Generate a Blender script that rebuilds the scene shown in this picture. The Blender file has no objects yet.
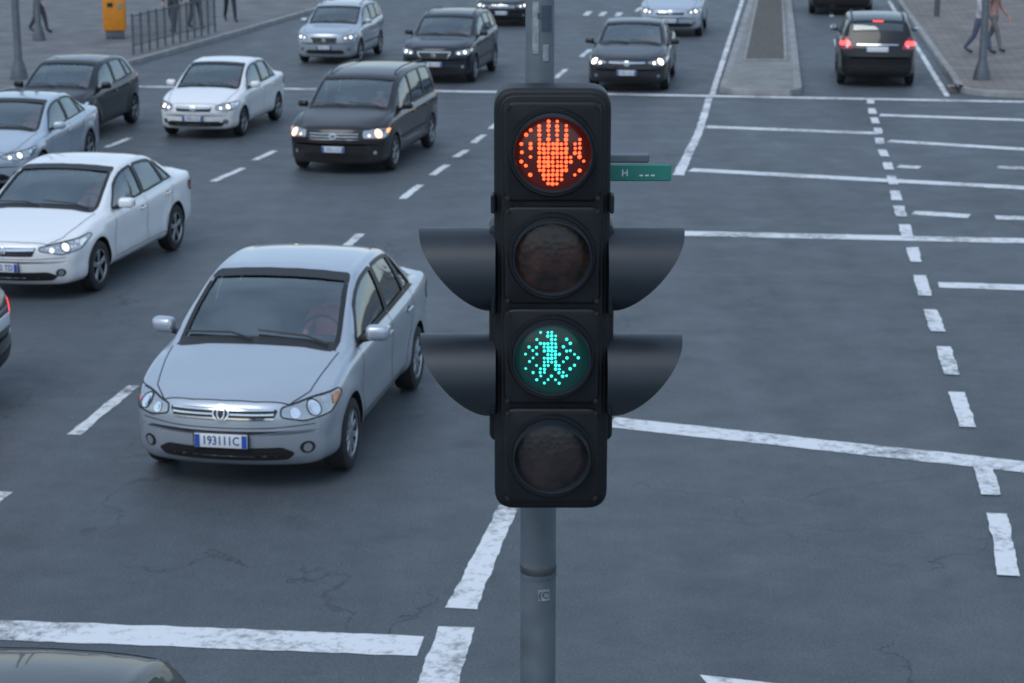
import bpy, bmesh, math, random, time
from mathutils import Vector, Matrix
from mathutils.bvhtree import BVHTree
random.seed(7)
scn=bpy.context.scene
COL=scn.collection
S45=math.sqrt(.5)

# ------------------------------------------------------------------ materials
def new_mat(name):
    m=bpy.data.materials.new(name); m.use_nodes=True
    nt=m.node_tree; b=nt.nodes['Principled BSDF']
    return m,nt,b
def N(nt,t,**kw):
    n=nt.nodes.new(t)
    for k,v in kw.items():
        if k.startswith('i_'): n.inputs[k[2:]].default_value=v
        else: setattr(n,k,v)
    return n
def simple(name,col,rough=.5,metal=0,coat=0,emi=None,es=0,noise=0,nscale=8,bump=0,spec=None):
    m,nt,b=new_mat(name)
    b.inputs['Base Color'].default_value=(*col,1)
    b.inputs['Roughness'].default_value=rough
    b.inputs['Metallic'].default_value=metal
    b.inputs['Coat Weight'].default_value=coat
    b.inputs['Coat Roughness'].default_value=.05
    if spec is not None: b.inputs['Specular IOR Level'].default_value=spec
    if emi:
        b.inputs['Emission Color'].default_value=(*emi,1); b.inputs['Emission Strength'].default_value=es
        m.cycles.emission_sampling='NONE'
    if noise>0:
        tc=N(nt,'ShaderNodeTexCoord'); nz=N(nt,'ShaderNodeTexNoise'); nz.inputs['Scale'].default_value=nscale; nz.inputs['Detail'].default_value=6
        nt.links.new(tc.outputs['Object'],nz.inputs['Vector'])
        mp=N(nt,'ShaderNodeMapRange'); mp.inputs['From Min'].default_value=.3; mp.inputs['From Max'].default_value=.7
        mp.inputs['To Min'].default_value=1-noise; mp.inputs['To Max'].default_value=1+noise
        nt.links.new(nz.outputs['Fac'],mp.inputs['Value'])
        mx=N(nt,'ShaderNodeVectorMath',operation='SCALE'); mx.inputs[0].default_value=col
        nt.links.new(mp.outputs['Result'],mx.inputs['Scale']); nt.links.new(mx.outputs[0],b.inputs['Base Color'])
        mr=N(nt,'ShaderNodeMapRange'); mr.inputs['To Min'].default_value=rough*.8; mr.inputs['To Max'].default_value=min(1,rough*1.25)
        nt.links.new(nz.outputs['Fac'],mr.inputs['Value']); nt.links.new(mr.outputs['Result'],b.inputs['Roughness'])
        if bump>0:
            bp=N(nt,'ShaderNodeBump'); bp.inputs['Strength'].default_value=bump; bp.inputs['Distance'].default_value=.01
            nt.links.new(nz.outputs['Fac'],bp.inputs['Height']); nt.links.new(bp.outputs['Normal'],b.inputs['Normal'])
    return m
def facet_lens(name,c1,c2):
    m,nt,b=new_mat(name); l=nt.links.new
    tc=N(nt,'ShaderNodeTexCoord'); vo=N(nt,'ShaderNodeTexVoronoi'); vo.inputs['Scale'].default_value=60; vo.inputs['Randomness'].default_value=.75
    l(tc.outputs['Object'],vo.inputs['Vector'])
    nz=N(nt,'ShaderNodeTexNoise'); nz.inputs['Scale'].default_value=16; l(tc.outputs['Object'],nz.inputs['Vector'])
    mr=N(nt,'ShaderNodeMapRange'); mr.inputs[1].default_value=.35; mr.inputs[2].default_value=.65; l(nz.outputs['Fac'],mr.inputs[0])
    mx=N(nt,'ShaderNodeMix',data_type='RGBA'); mx.inputs['A'].default_value=(*c1,1); mx.inputs['B'].default_value=(*c2,1); l(mr.outputs[0],mx.inputs['Factor'])
    l(mx.outputs['Result'],b.inputs['Base Color']); b.inputs['Roughness'].default_value=.3
    bp=N(nt,'ShaderNodeBump'); bp.inputs['Strength'].default_value=.3; bp.inputs['Distance'].default_value=.003; l(vo.outputs['Distance'],bp.inputs['Height']); l(bp.outputs['Normal'],b.inputs['Normal'])
    b.inputs['Coat Weight'].default_value=.2; b.inputs['Coat Roughness'].default_value=.1
    return m
def paint(name,col,metal=.5,rough=.32,coat=1.0):
    m,nt,b=new_mat(name)
    b.inputs['Metallic'].default_value=metal; b.inputs['Roughness'].default_value=rough
    b.inputs['Coat Weight'].default_value=coat; b.inputs['Coat Roughness'].default_value=.04
    if coat<1: b.inputs['Specular IOR Level'].default_value=.25
    tc=N(nt,'ShaderNodeTexCoord'); sp=N(nt,'ShaderNodeSeparateXYZ'); nt.links.new(tc.outputs['Object'],sp.inputs[0])
    nz=N(nt,'ShaderNodeTexNoise'); nz.inputs['Scale'].default_value=5; nz.inputs['Detail'].default_value=8
    nt.links.new(tc.outputs['Object'],nz.inputs['Vector'])
    # road dust, stronger low on the body
    mr=N(nt,'ShaderNodeMapRange'); mr.inputs['From Min'].default_value=.15; mr.inputs['From Max'].default_value=.62
    mr.inputs['To Min'].default_value=.55; mr.inputs['To Max'].default_value=.0
    nt.links.new(sp.outputs['Z'],mr.inputs['Value'])
    mu=N(nt,'ShaderNodeMath',operation='MULTIPLY'); nt.links.new(mr.outputs['Result'],mu.inputs[0]); nt.links.new(nz.outputs['Fac'],mu.inputs[1])
    mix=N(nt,'ShaderNodeMix',data_type='RGBA'); mix.inputs['A'].default_value=(*col,1); mix.inputs['B'].default_value=(.085,.085,.085,1)
    nt.links.new(mu.outputs[0],mix.inputs['Factor']); nt.links.new(mix.outputs['Result'],b.inputs['Base Color'])
    r2=N(nt,'ShaderNodeMapRange'); r2.inputs['To Min'].default_value=.03; r2.inputs['To Max'].default_value=.5
    nt.links.new(mu.outputs[0],r2.inputs['Value']); nt.links.new(r2.outputs['Result'],b.inputs['Coat Roughness'])
    return m
def glass(name,tint,minr=.06):
    m=bpy.data.materials.new(name); m.use_nodes=True; nt=m.node_tree; nt.nodes.clear()
    out=N(nt,'ShaderNodeOutputMaterial'); tr=N(nt,'ShaderNodeBsdfTransparent'); tr.inputs['Color'].default_value=(*tint,1)
    gl=N(nt,'ShaderNodeBsdfGlossy'); gl.inputs['Roughness'].default_value=.03; gl.inputs['Color'].default_value=(.88,.97,1,1)
    fr=N(nt,'ShaderNodeFresnel'); fr.inputs['IOR'].default_value=1.6
    mr=N(nt,'ShaderNodeMapRange'); mr.inputs['To Min'].default_value=minr; mr.inputs['To Max'].default_value=1
    nt.links.new(fr.outputs[0],mr.inputs['Value'])
    mx=N(nt,'ShaderNodeMixShader'); nt.links.new(mr.outputs['Result'],mx.inputs[0]); nt.links.new(tr.outputs[0],mx.inputs[1]); nt.links.new(gl.outputs[0],mx.inputs[2])
    nt.links.new(mx.outputs[0],out.inputs['Surface'])
    return m

M_black=simple('black_trim',(.012,.012,.013),.45)
M_rubber=simple('rubber',(.018,.018,.019),.8,noise=.3,nscale=20)
M_under=simple('underbody',(.008,.008,.008),.9)
M_chrome=simple('chrome',(.7,.72,.74),.12,1)
M_rim=simple('alloy',(.45,.46,.48),.28,.9,noise=.15)
M_rimd=simple('dark_alloy',(.14,.145,.15),.35,.8)
M_lamp=simple('lamp_housing',(.42,.44,.46),.15,.7,coat=1)
M_refl=simple('reflector',(.85,.87,.9),.12,.9,coat=1)
M_amber=simple('amber_lens',(.55,.20,.06),.2,0,coat=1)
M_ambero=simple('amber_lit',(.8,.25,.05),.2,0,coat=1,emi=(1,.30,.07),es=3)
M_bulbo=simple('bulb_warm',(1,1,.9),.3,emi=(1,.36,.10),es=2.6)
M_bulb=simple('bulb_lit',(1,1,.9),.3,emi=(1,.72,.42),es=8)
M_bulbw=simple('bulb_dim',(1,1,.9),.3,emi=(1,.84,.66),es=2.2)
M_red=simple('red_lens',(.35,.01,.01),.2,coat=1)
M_redo=simple('red_lit',(.5,.01,.01),.2,coat=1,emi=(1,.06,.06),es=3.5)
M_int=simple('interior',(.06,.062,.066),.8,noise=.2)
M_seat=simple('seat_fabric',(.15,.15,.155),.9,noise=.2)
M_plate=simple('plate_white',(.65,.68,.7),.4)
M_pblue=simple('plate_blue',(.02,.07,.35),.4)
M_ptext=simple('plate_text',(.02,.05,.2),.5)
M_skin=simple('skin',(.42,.24,.17),.6)
M_hair=simple('hair',(.03,.02,.015),.7)
M_shirt_r=simple('shirt_red',(.30,.09,.08),.8)
M_glass=glass('window_glass',(.68,.78,.80),.15)
M_glassd=glass('privacy_glass',(.12,.14,.15),.10)

# ------------------------------------------------------------------ geometry helpers
def pchip(pts):
    xs=[p[0] for p in pts]; ys=[p[1] for p in pts]; n=len(xs)
    h=[xs[i+1]-xs[i] for i in range(n-1)]; d=[(ys[i+1]-ys[i])/h[i] for i in range(n-1)]
    m=[0]*n; m[0]=d[0]; m[-1]=d[-1]
    for i in range(1,n-1):
        if d[i-1]*d[i]<=0: m[i]=0
        else:
            w1=2*h[i]+h[i-1]; w2=h[i]+2*h[i-1]; m[i]=(w1+w2)/(w1/d[i-1]+w2/d[i])
    def f(x):
        if x<=xs[0]: return ys[0]
        if x>=xs[-1]: return ys[-1]
        i=0
        while x>xs[i+1]: i+=1
        t=(x-xs[i])/h[i]; t2=t*t; t3=t2*t
        return (2*t3-3*t2+1)*ys[i]+(t3-2*t2+t)*h[i]*m[i]+(-2*t3+3*t2)*ys[i+1]+(t3-t2)*h[i]*m[i+1]
    return f
def catmull(P,k):
    out=[]; n=len(P)
    for i in range(n-1):
        p0=P[max(i-1,0)];p1=P[i];p2=P[i+1];p3=P[min(i+2,n-1)]
        for j in range(k):
            t=j/k;t2=t*t;t3=t2*t
            out.append(tuple(.5*((2*p1[a])+(-p0[a]+p2[a])*t+(2*p0[a]-5*p1[a]+4*p2[a]-p3[a])*t2+(-p0[a]+3*p1[a]-3*p2[a]+p3[a])*t3) for a in range(len(p1))))
    out.append(tuple(P[-1])); return out
def rpoly(P,r=.03,n=3):
    out=[]; L=len(P)
    for i in range(L):
        a=Vector(P[i-1]);b=Vector(P[i]);c=Vector(P[(i+1)%L])
        la=(a-b).length; lc=(c-b).length
        ra=min(r,la*.45); rc=min(r,lc*.45)
        p=b+(a-b)/la*ra; q=b+(c-b)/lc*rc
        for j in range(n+1):
            t=j/n; v=p*(1-t)**2+b*2*t*(1-t)+q*t*t; out.append((v.x,v.y))
    return out
def inpoly(p,P):
    x,y=p; c=False; j=len(P)-1
    for i in range(len(P)):
        xi,yi=P[i];xj,yj=P[j]
        if (yi>y)!=(yj>y) and x<(xj-xi)*(y-yi)/(yj-yi)+xi: c=not c
        j=i
    return c
def bm_out(bm):
    bm.verts.ensure_lookup_table(); bm.verts.index_update()
    r=([v.co.copy() for v in bm.verts],[[v.index for v in f.verts] for f in bm.faces]); bm.free(); return r
def rbox(sx,sy,sz,bev=.02,seg=2,M=None):
    bm=bmesh.new(); bmesh.ops.create_cube(bm,size=1)
    for v in bm.verts: v.co=Vector((v.co.x*sx,v.co.y*sy,v.co.z*sz))
    if bev>0: bmesh.ops.bevel(bm,geom=bm.edges[:],offset=bev,segments=seg,profile=.5,affect='EDGES')
    if M is not None: bm.transform(M)
    return bm_out(bm)
def lathe(prof,n=32,axis='Z',M=None,close=False):
    vs=[];fs=[]
    for (h,r) in prof:
        for i in range(n):
            a=2*math.pi*i/n; c,s=math.cos(a)*r,math.sin(a)*r
            vs.append(Vector((c,s,h)) if axis=='Z' else (Vector((s,h,c)) if axis=='Y' else Vector((h,c,s))))
    m=len(prof)
    for k in range(m-1 if not close else m):
        k2=(k+1)%m
        for i in range(n):
            j=(i+1)%n; fs.append([k*n+i,k*n+j,k2*n+j,k2*n+i])
    if M is not None: vs=[M@v for v in vs]
    return vs,fs
def tube(path,r,n=8,caps=True):
    vs=[];fs=[];P=[Vector(p) for p in path];m=len(P)
    rs=r if isinstance(r,(list,tuple)) else [r]*m
    for k in range(m):
        t=(P[min(k+1,m-1)]-P[max(k-1,0)]).normalized()
        up=Vector((0,0,1)) if abs(t.z)<.9 else Vector((1,0,0))
        a=t.cross(up).normalized(); b=t.cross(a)
        for i in range(n):
            w=2*math.pi*i/n; vs.append(P[k]+(a*math.cos(w)+b*math.sin(w))*rs[k])
    for k in range(m-1):
        for i in range(n):
            j=(i+1)%n; fs.append([k*n+i,k*n+j,(k+1)*n+j,(k+1)*n+i])
    if caps: fs.append(list(range(n))[::-1]); fs.append([(m-1)*n+i for i in range(n)])
    return vs,fs
def prism(poly,z0,z1,bev=0):
    bm=bmesh.new(); vs=[bm.verts.new((p[0],p[1],z0)) for p in poly]; f=bm.faces.new(vs)
    r=bmesh.ops.extrude_face_region(bm,geom=[f]); 
    for e in r['geom']:
        if isinstance(e,bmesh.types.BMVert): e.co.z=z1
    bmesh.ops.recalc_face_normals(bm,faces=bm.faces[:])
    if bev>0:
        es=[e for e in bm.edges if abs(e.verts[0].co.z-z1)<1e-5 and abs(e.verts[1].co.z-z1)<1e-5]
        bmesh.ops.bevel(bm,geom=es,offset=bev,segments=3,profile=.5,affect='EDGES')
    return bm_out(bm)

class Bld:
    def __init__(s): s.v=[];s.f=[];s.m=[];s.mats=[]
    def mi(s,mat):
        if mat not in s.mats: s.mats.append(mat)
        return s.mats.index(mat)
    def add(s,vf,mat,M=None,mirror=False):
        vs,fs=vf; 
        if M is not None: vs=[M@Vector(v) for v in vs]
        o=len(s.v); s.v+= [tuple(v) for v in vs]; s.f+=[[i+o for i in f] for f in fs]; s.m+=[s.mi(mat)]*len(fs)
        if mirror:
            o=len(s.v); s.v+=[(v[0],-v[1],v[2]) for v in vs]; s.f+=[[i+o for i in f][::-1] for f in fs]; s.m+=[s.mi(mat)]*len(fs)
    def mesh(s,name,sharp=35):
        me=bpy.data.meshes.new(name); me.from_pydata(s.v,[],s.f)
        for m in s.mats: me.materials.append(m)
        me.polygons.foreach_set('material_index',s.m)
        me.polygons.foreach_set('use_smooth',[True]*len(s.f)); me.update()
        me.set_sharp_from_angle(angle=math.radians(sharp)); return me
    def obj(s,name,parent=None,sharp=35):
        ob=bpy.data.objects.new(name,s.mesh(name,sharp)); COL.objects.link(ob)
        if parent: ob.parent=parent
        return ob
def empty(name,loc=(0,0,0),rz=0,sc=1):
    e=bpy.data.objects.new(name,None); COL.objects.link(e); e.location=loc; e.rotation_euler=(0,0,rz); e.scale=(sc,)*3; e.empty_display_size=.3
    return e
def T(x,y,z): return Matrix.Translation((x,y,z))
def R(a,ax): return Matrix.Rotation(math.radians(a),4,ax)

# ------------------------------------------------------------------ skinned figures
def skin_mesh(name,J,E,sub=2):
    names=list(J); me=bpy.data.meshes.new(name)
    me.from_pydata([J[n][0] for n in names],[(names.index(a),names.index(b)) for a,b in E],[])
    ob=bpy.data.objects.new(name,me); COL.objects.link(ob)
    ob.modifiers.new('s','SKIN')
    for i,n in enumerate(names):
        sv=me.skin_vertices[0].data[i]; r=J[n][1]
        sv.radius=(r,r) if not isinstance(r,tuple) else r
        sv.use_root=(i==0)
    ss=ob.modifiers.new('u','SUBSURF'); ss.levels=sub; ss.render_levels=sub
    dg=bpy.context.evaluated_depsgraph_get(); dg.update()
    out=bpy.data.meshes.new_from_object(ob.evaluated_get(dg),depsgraph=dg)
    bpy.data.objects.remove(ob); return out
_driver=None
def driver_mesh():
    global _driver
    if _driver: return _driver
    J={'pel':((0,0,.10),.15),'sp':((.02,0,.30),.14),'ch':((.03,0,.48),.15),'nk':((.01,0,.60),.055),'hd':((-.02,0,.70),.085),'ht':((-.01,0,.80),.075)}
    E=[('pel','sp'),('sp','ch'),('ch','nk'),('nk','hd'),('hd','ht')]
    for s,k in ((1,'l'),(-1,'r')):
        J['sh'+k]=((.02,.18*s,.52),.065);J['el'+k]=((-.14,.25*s,.32),.045);J['wr'+k]=((-.38,.16*s,.40),.032);J['hn'+k]=((-.44,.14*s,.44),.035)
        J['kn'+k]=((-.45,.12*s,.14),.075)
        E+=[('ch','sh'+k),('sh'+k,'el'+k),('el'+k,'wr'+k),('wr'+k,'hn'+k),('pel','kn'+k)]
    me=skin_mesh('driver',J,E,1)
    for m in (M_shirt_r,M_skin,M_hair): me.materials.append(m)
    for p in me.polygons:
        c=p.center; p.use_smooth=True
        p.material_index=0
        if c.z>.60: p.material_index=1
        if c.z>.76 or (c.z>.66 and c.x>.02): p.material_index=2
        if c.x<-.33 and c.z>.3: p.material_index=1
    _driver=me; return me

# ------------------------------------------------------------------ cars
class Spec: pass
def mkspec(kind):
    s=Spec(); s.kind=kind
    if kind=='sedan':      # compact three-box, tall cabin
        s.L=4.30;s.W=1.70;s.fo=.84;s.wb=2.55;s.r=.30;z0=.50;z1=.62
        s.zt=[(0,.52),(.006,.60),(.02,.665),(.05,.715),(.10,.755),(.25,.815),(.5,.885),(.8,.945),(1.0,.985),(1.45,1.245),(1.80,1.405),(2.05,1.455),(2.5,1.475),(2.95,1.44),(3.25,1.36),(3.55,1.20),(3.78,1.085),(3.95,1.06),(4.15,1.03),(4.25,.97),(4.285,.85),(4.30,.64)]
        s.belt=[(0,.6),(.3,.76),(.9,.89),(1.4,.93),(2.5,.965),(3.6,1.0),(4.3,1.0)]
        s.ws=(1.05,1.83); s.rw=(3.20,3.70); s.cowl=1.0; s.roof=(1.9,3.1)
        s.side=[(1.26,1.55,2.30,2.28),(2.37,2.35,3.02,2.98),(3.07,3.03,3.32,3.12)]
        s.doors=[1.22,2.335,3.12]
    elif kind=='saloon':   # longer lower three-box
        s.L=4.60;s.W=1.80;s.fo=.92;s.wb=2.68;s.r=.32;z0=.50;z1=.62
        s.zt=[(0,.52),(.006,.60),(.02,.67),(.05,.72),(.10,.755),(.3,.82),(.6,.88),(1.0,.945),(1.2,.98),(1.65,1.20),(2.05,1.375),(2.3,1.42),(2.7,1.44),(3.15,1.41),(3.5,1.31),(3.85,1.17),(4.05,1.095),(4.25,1.07),(4.42,1.04),(4.54,.97),(4.585,.85),(4.60,.64)]
        s.belt=[(0,.6),(.3,.76),(.9,.87),(1.5,.91),(2.5,.945),(3.8,1.0),(4.6,1.0)]
        s.ws=(1.26,2.08); s.rw=(3.42,3.98); s.cowl=1.2; s.roof=(2.15,3.3)
        s.side=[(1.50,1.82,2.52,2.50),(2.59,2.57,3.30,3.24),(3.35,3.30,3.62,3.42)]
        s.doors=[1.45,2.555,3.42]
    elif kind=='hatch':
        s.L=4.05;s.W=1.72;s.fo=.80;s.wb=2.52;s.r=.30;z0=.52;z1=.66
        s.zt=[(0,.54),(.006,.62),(.02,.69),(.05,.74),(.10,.78),(.25,.84),(.5,.91),(.8,.97),(.95,1.01),(1.4,1.27),(1.75,1.43),(2.0,1.49),(2.5,1.515),(3.0,1.49),(3.4,1.43),(3.6,1.37),(3.78,1.15),(3.90,1.0),(3.98,.9),(4.03,.8),(4.05,.68)]
        s.belt=[(0,.6),(.3,.78),(.9,.91),(1.4,.95),(2.5,.98),(3.6,1.05),(4.05,1.05)]
        s.ws=(1.0,1.78); s.rw=(3.61,3.77); s.cowl=.95; s.roof=(1.85,3.4)
        s.side=[(1.2,1.5,2.25,2.23),(2.32,2.30,3.05,3.0),(3.10,3.05,3.40,3.28)]
        s.doors=[1.16,2.285,3.1]
    elif kind=='suv':
        s.L=4.50;s.W=1.84;s.fo=.88;s.wb=2.66;s.r=.35;z0=.62;z1=.72
        s.zt=[(0,.64),(.006,.75),(.02,.84),(.05,.90),(.10,.94),(.3,1.0),(.6,1.05),(.95,1.10),(1.1,1.14),(1.55,1.39),(1.9,1.56),(2.15,1.64),(2.7,1.685),(3.4,1.67),(3.9,1.61),(4.08,1.56),(4.25,1.33),(4.36,1.13),(4.43,1.02),(4.48,.9),(4.50,.74)]
        s.belt=[(0,.7),(.3,.92),(.9,1.04),(1.5,1.09),(2.5,1.11),(3.8,1.17),(4.5,1.17)]
        s.ws=(1.16,1.93); s.rw=(4.09,4.24); s.cowl=1.1; s.roof=(2.05,3.85)
        s.side=[(1.42,1.70,2.48,2.46),(2.55,2.53,3.30,3.27),(3.36,3.33,3.92,3.80)]
        s.doors=[1.37,2.515,3.38]
    else: # minivan
        s.L=5.05;s.W=1.96;s.fo=.95;s.wb=3.05;s.r=.34;z0=.58;z1=.72
        s.zt=[(0,.60),(.006,.70),(.02,.79),(.05,.85),(.10,.90),(.3,.97),(.6,1.04),(.95,1.11),(1.1,1.155),(1.6,1.43),(1.98,1.62),(2.25,1.70),(2.9,1.76),(3.7,1.75),(4.4,1.71),(4.66,1.65),(4.80,1.36),(4.90,1.13),(4.98,1.02),(5.03,.9),(5.05,.74)]
        s.belt=[(0,.68),(.3,.88),(.9,1.02),(1.5,1.06),(2.5,1.08),(4.2,1.10),(5.05,1.12)]
        s.ws=(1.16,2.0); s.rw=(4.67,4.80); s.cowl=1.1; s.roof=(2.15,4.4)
        s.side=[(1.48,1.78,2.56,2.54),(2.63,2.61,3.55,3.53),(3.62,3.60,4.52,4.44)]
        s.doors=[1.42,2.59,3.6]
    L=s.L;hw=s.W/2
    s.zb=[(0,z0-.02),(.006,z0-.10),(.02,z0-.19),(.05,.27),(.12,.215),(.4,.20),(L-.5,.22),(L-.12,.27),(L-.03,.36),(L-.008,.46),(L,z1-.02)]
    s.w=[(0,.86*hw),(.1,.92*hw),(.4,.975*hw),(.9,.995*hw),(1.6,hw),(L-1.3,hw),(L-.5,.975*hw),(L-.1,.92*hw),(L,.86*hw)]
    tall=kind in('suv','minivan')
    a=.78 if tall else .74
    s.wr=[(0,.60*hw),(.3,.70*hw),(s.cowl,.845*hw),(s.roof[0],a*hw),(sum(s.roof)/2,(a-.01)*hw),(s.roof[1],(a-.04)*hw),(L,(.74 if kind!='sedan' and kind!='saloon' else .70)*hw)]
    s.crown=[(0,.03),(.3,.05),(s.cowl,.06),(s.roof[0],.055),(s.roof[1],.05),(L-.1,.05),(L,.03)]
    for k in('zt','zb','w','wr','crown','belt'): setattr(s,'f_'+k,pchip(getattr(s,k)))
    return s
def sec(s,x):
    zt=s.f_zt(x);zb=s.f_zb(x);w=s.f_w(x);wr=s.f_wr(x)
    zsh=min(s.f_belt(x),zt-min(.055,.25*(zt-zb)))
    ze=zt-min(s.f_crown(x),.5*(zt-zsh)); return zt,zb,w,wr,zsh,ze
def warp(s,x,y,w):
    k=(abs(y)/w)**2.3 if w>0 else 0
    if x<.9: x+=.24*k*(1-x/.9)**1.4
    if x>s.L-.7: x-=.14*k*(1-(s.L-x)/.7)**1.4
    return x
def section(s,x,k=4):
    zt,zb,w,wr,zsh,ze=sec(s,x); h=zsh-zb
    P=[(0,zb),(.45*w,zb),(.82*w,zb+.01*h),(.945*w,zb+.10*h),(.98*w,zb+.25*h),(.982*w,zb+.48*h),(.998*w,zb+.74*h),(.985*w,zb+.91*h),(.94*w,zsh)]
    g=ze-zsh
    P+=[(.94*w+(wr-.94*w)*.5+.02*min(1,g/.3),zsh+g*.5),(wr,ze),(wr*.84,ze+(zt-ze)*.52),(wr*.5,ze+(zt-ze)*.85),(0,zt)]
    return catmull(P,k),w
_bodies={}
def body(kind):
    if kind in _bodies: return _bodies[kind]
    s=mkspec(kind); L=s.L
    xs=[0,.004,.01,.02,.035,.055,.08,.11,.15,.2,.26,.33,.4]
    x=.465
    while x<L-.62: xs.append(x); x+=.06
    x=L-.58
    while x<L-.11: xs.append(x); x+=.03
    xs+=[L-.08,L-.055,L-.035,L-.02,L-.01,L-.004,L]
    vs=[];fs=[];n=None
    wx=[s.fo,s.fo+s.wb]
    for x in xs:
        P,w=section(s,x); half=P; ring=half+[(-p[0],p[1]) for p in half[-2:0:-1]]; n=len(ring)
        for (y,z) in ring:
            X=warp(s,x,y,w)
            if abs(y)>.6*w and z<s.r*2.6:
                for q in wx:
                    d=math.hypot(X-q,z-s.r); b=.022*math.exp(-((d-s.r-.07)/.075)**2); y+=math.copysign(b,y)
            vs.append((X,y,z))
    m=len(xs)
    for i in range(m-1):
        for j in range(n):
            j2=(j+1)%n; fs.append([i*n+j,i*n+j2,(i+1)*n+j2,(i+1)*n+j])
    fs.append(list(range(n))[::-1]); fs.append([(m-1)*n+j for j in range(n)])
    bm=bmesh.new(); bv=[bm.verts.new(v) for v in vs]
    for f in fs: bm.faces.new([bv[i] for i in f])
    bmesh.ops.recalc_face_normals(bm,faces=bm.faces[:])
    bvh=BVHTree.FromBMesh(bm)
    me=bpy.data.meshes.new('b'); bm.to_mesh(me); bm.free()
    me.materials.append(M_black); me.materials.append(M_under)
    ob=bpy.data.objects.new('b',me); COL.objects.link(ob)
    cb=Bld(); cb.mi(M_black); hw=s.W/2
    for q in wx:
        for sg in(1,-1):
            y0,y1=sg*(hw-.30),sg*(hw+.3)
            v,f=lathe([(min(y0,y1),s.r+.045),(max(y0,y1),s.r+.045)],40,'Y',T(q,0,s.r+.005)); nn=40
            f=f+[list(range(nn))[::-1],[nn+i for i in range(nn)]]
            bmc=bmesh.new(); bb=[bmc.verts.new(a) for a in v]
            for a in f: bmc.faces.new([bb[i] for i in a])
            bmesh.ops.recalc_face_normals(bmc,faces=bmc.faces[:]); cb.add(bm_out(bmc),M_under)
    co=cb.obj('cut'); 
    md=ob.modifiers.new('x','BOOLEAN'); md.operation='DIFFERENCE'; md.solver='EXACT'; md.object=co
    dg=bpy.context.evaluated_depsgraph_get(); dg.update()
    res=bpy.data.meshes.new_from_object(ob.evaluated_get(dg),depsgraph=dg)
    bpy.data.objects.remove(ob); bpy.data.objects.remove(co)
    # ---- window outlines
    def wpoly(q):
        b0,t0,b1,t1=q; 
        def bz(x): return sec(s,x)[4]+.03
        def tz(x):
            e=sec(s,x); return e[5]-.035
        bot=[(b0+(b1-b0)*i/4,0) for i in range(5)]; bot=[(x,bz(x)) for x,_ in bot]
        top=[(t1+(t0-t1)*i/5,0) for i in range(6)]; top=[(x,max(tz(x),bz(x)+.05)) for x,_ in top]
        return bot+top
    def across(x,sgn,inset,dz=0):
        zt,zb,w,wr,zsh,ze=sec(s,x); P,_=section(s,x); y1=wr-inset
        def zat(y):
            for a,b in zip(P[::-1],P[-2::-1]):
                if a[0]<=y<=b[0]: return a[1]+(b[1]-a[1])*(y-a[0])/max(1e-6,b[0]-a[0])
            return ze
        return [(y1*k,zat(abs(y1*k))+dz) for k in ([-1,-.6,-.2,.2,.6,1] if sgn>0 else [1,.6,.2,-.2,-.6,-1])]
    def screen(x0,x1,inset=.055):
        A=across(x0,1,inset); B_=across(x1,-1,inset)
        mid=[]
        for k in(.25,.5,.75):
            x=x0+(x1-x0)*k; c=across(x,1,inset); mid.append((c[-1],c[0]))
        return A+[m[0] for m in mid]+B_+[m[1] for m in mid[::-1]]
    V=views(s)
    holes=[('F',screen(*s.ws),False),('B',screen(s.rw[0],s.rw[1],.08),False)]
    for q in s.side: holes.append(('L',wpoly(q),True))
    bm=bmesh.new(); bm.from_mesh(res)
    for vn,P,mir in holes:
        for sg in((1,-1) if mir else (1,)):
            o,d,u,v=V[vn]; fl=Vector((1,sg,1)) 
            o=o*fl; d=d*fl; u=u*fl; v=v*fl
            a0=min(p[0] for p in P)-.1;a1=max(p[0] for p in P)+.1;b0=min(p[1] for p in P)-.1;b1=max(p[1] for p in P)+.1
            def sel():
                out=[]
                for f in bm.faces:
                    c=f.calc_center_median(); r=c-o; a=r.dot(u); b=r.dot(v)
                    if a0<a<a1 and b0<b<b1 and f.normal.dot(d)<-.04 and f.material_index==0:
                        if mir and c.y*sg<.2: continue
                        out.append((f,(a,b)))
                return out
            for i in range(len(P)):
                p,q=P[i-1],P[i]
                if (Vector(p)-Vector(q)).length<1e-4: continue
                e=u*(q[0]-p[0])+v*(q[1]-p[1]); no=d.cross(e).normalized()
                fsl=[f for f,_ in sel()]; es=set();vv=set()
                for f in fsl: es.update(f.edges); vv.update(f.verts)
                bmesh.ops.bisect_plane(bm,geom=fsl+list(es)+list(vv),plane_co=o+u*p[0]+v*p[1],plane_no=no,dist=1e-5)
            dele=[f for f,c in sel() if inpoly(c,P)]
            bmesh.ops.delete(bm,geom=dele,context='FACES')
    bm.to_mesh(res); bm.free()
    for p in res.polygons: p.use_smooth=True
    res.set_sharp_from_angle(angle=math.radians(38))
    _bodies[kind]=(s,res,bvh,holes); return _bodies[kind]
def views(s):
    X=Vector
    return {'L':(X((0,4,0)),X((0,-1,0)),X((1,0,0)),X((0,0,1))),
     'F':(X((-4,0,0)),X((1,0,0)),X((0,1,0)),X((0,0,1))),
     'B':(X((s.L+4,0,0)),X((-1,0,0)),X((0,1,0)),X((0,0,1))),
     'T':(X((0,0,4)),X((0,0,-1)),X((1,0,0)),X((0,1,0))),
     'FD':(X((-4*S45,4*S45,0)),X((S45,-S45,0)),X((S45,S45,0)),X((0,0,1))),
     'BD':(X((s.L+4*S45,4*S45,0)),X((-S45,-S45,0)),X((-S45,S45,0)),X((0,0,1)))}
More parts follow.
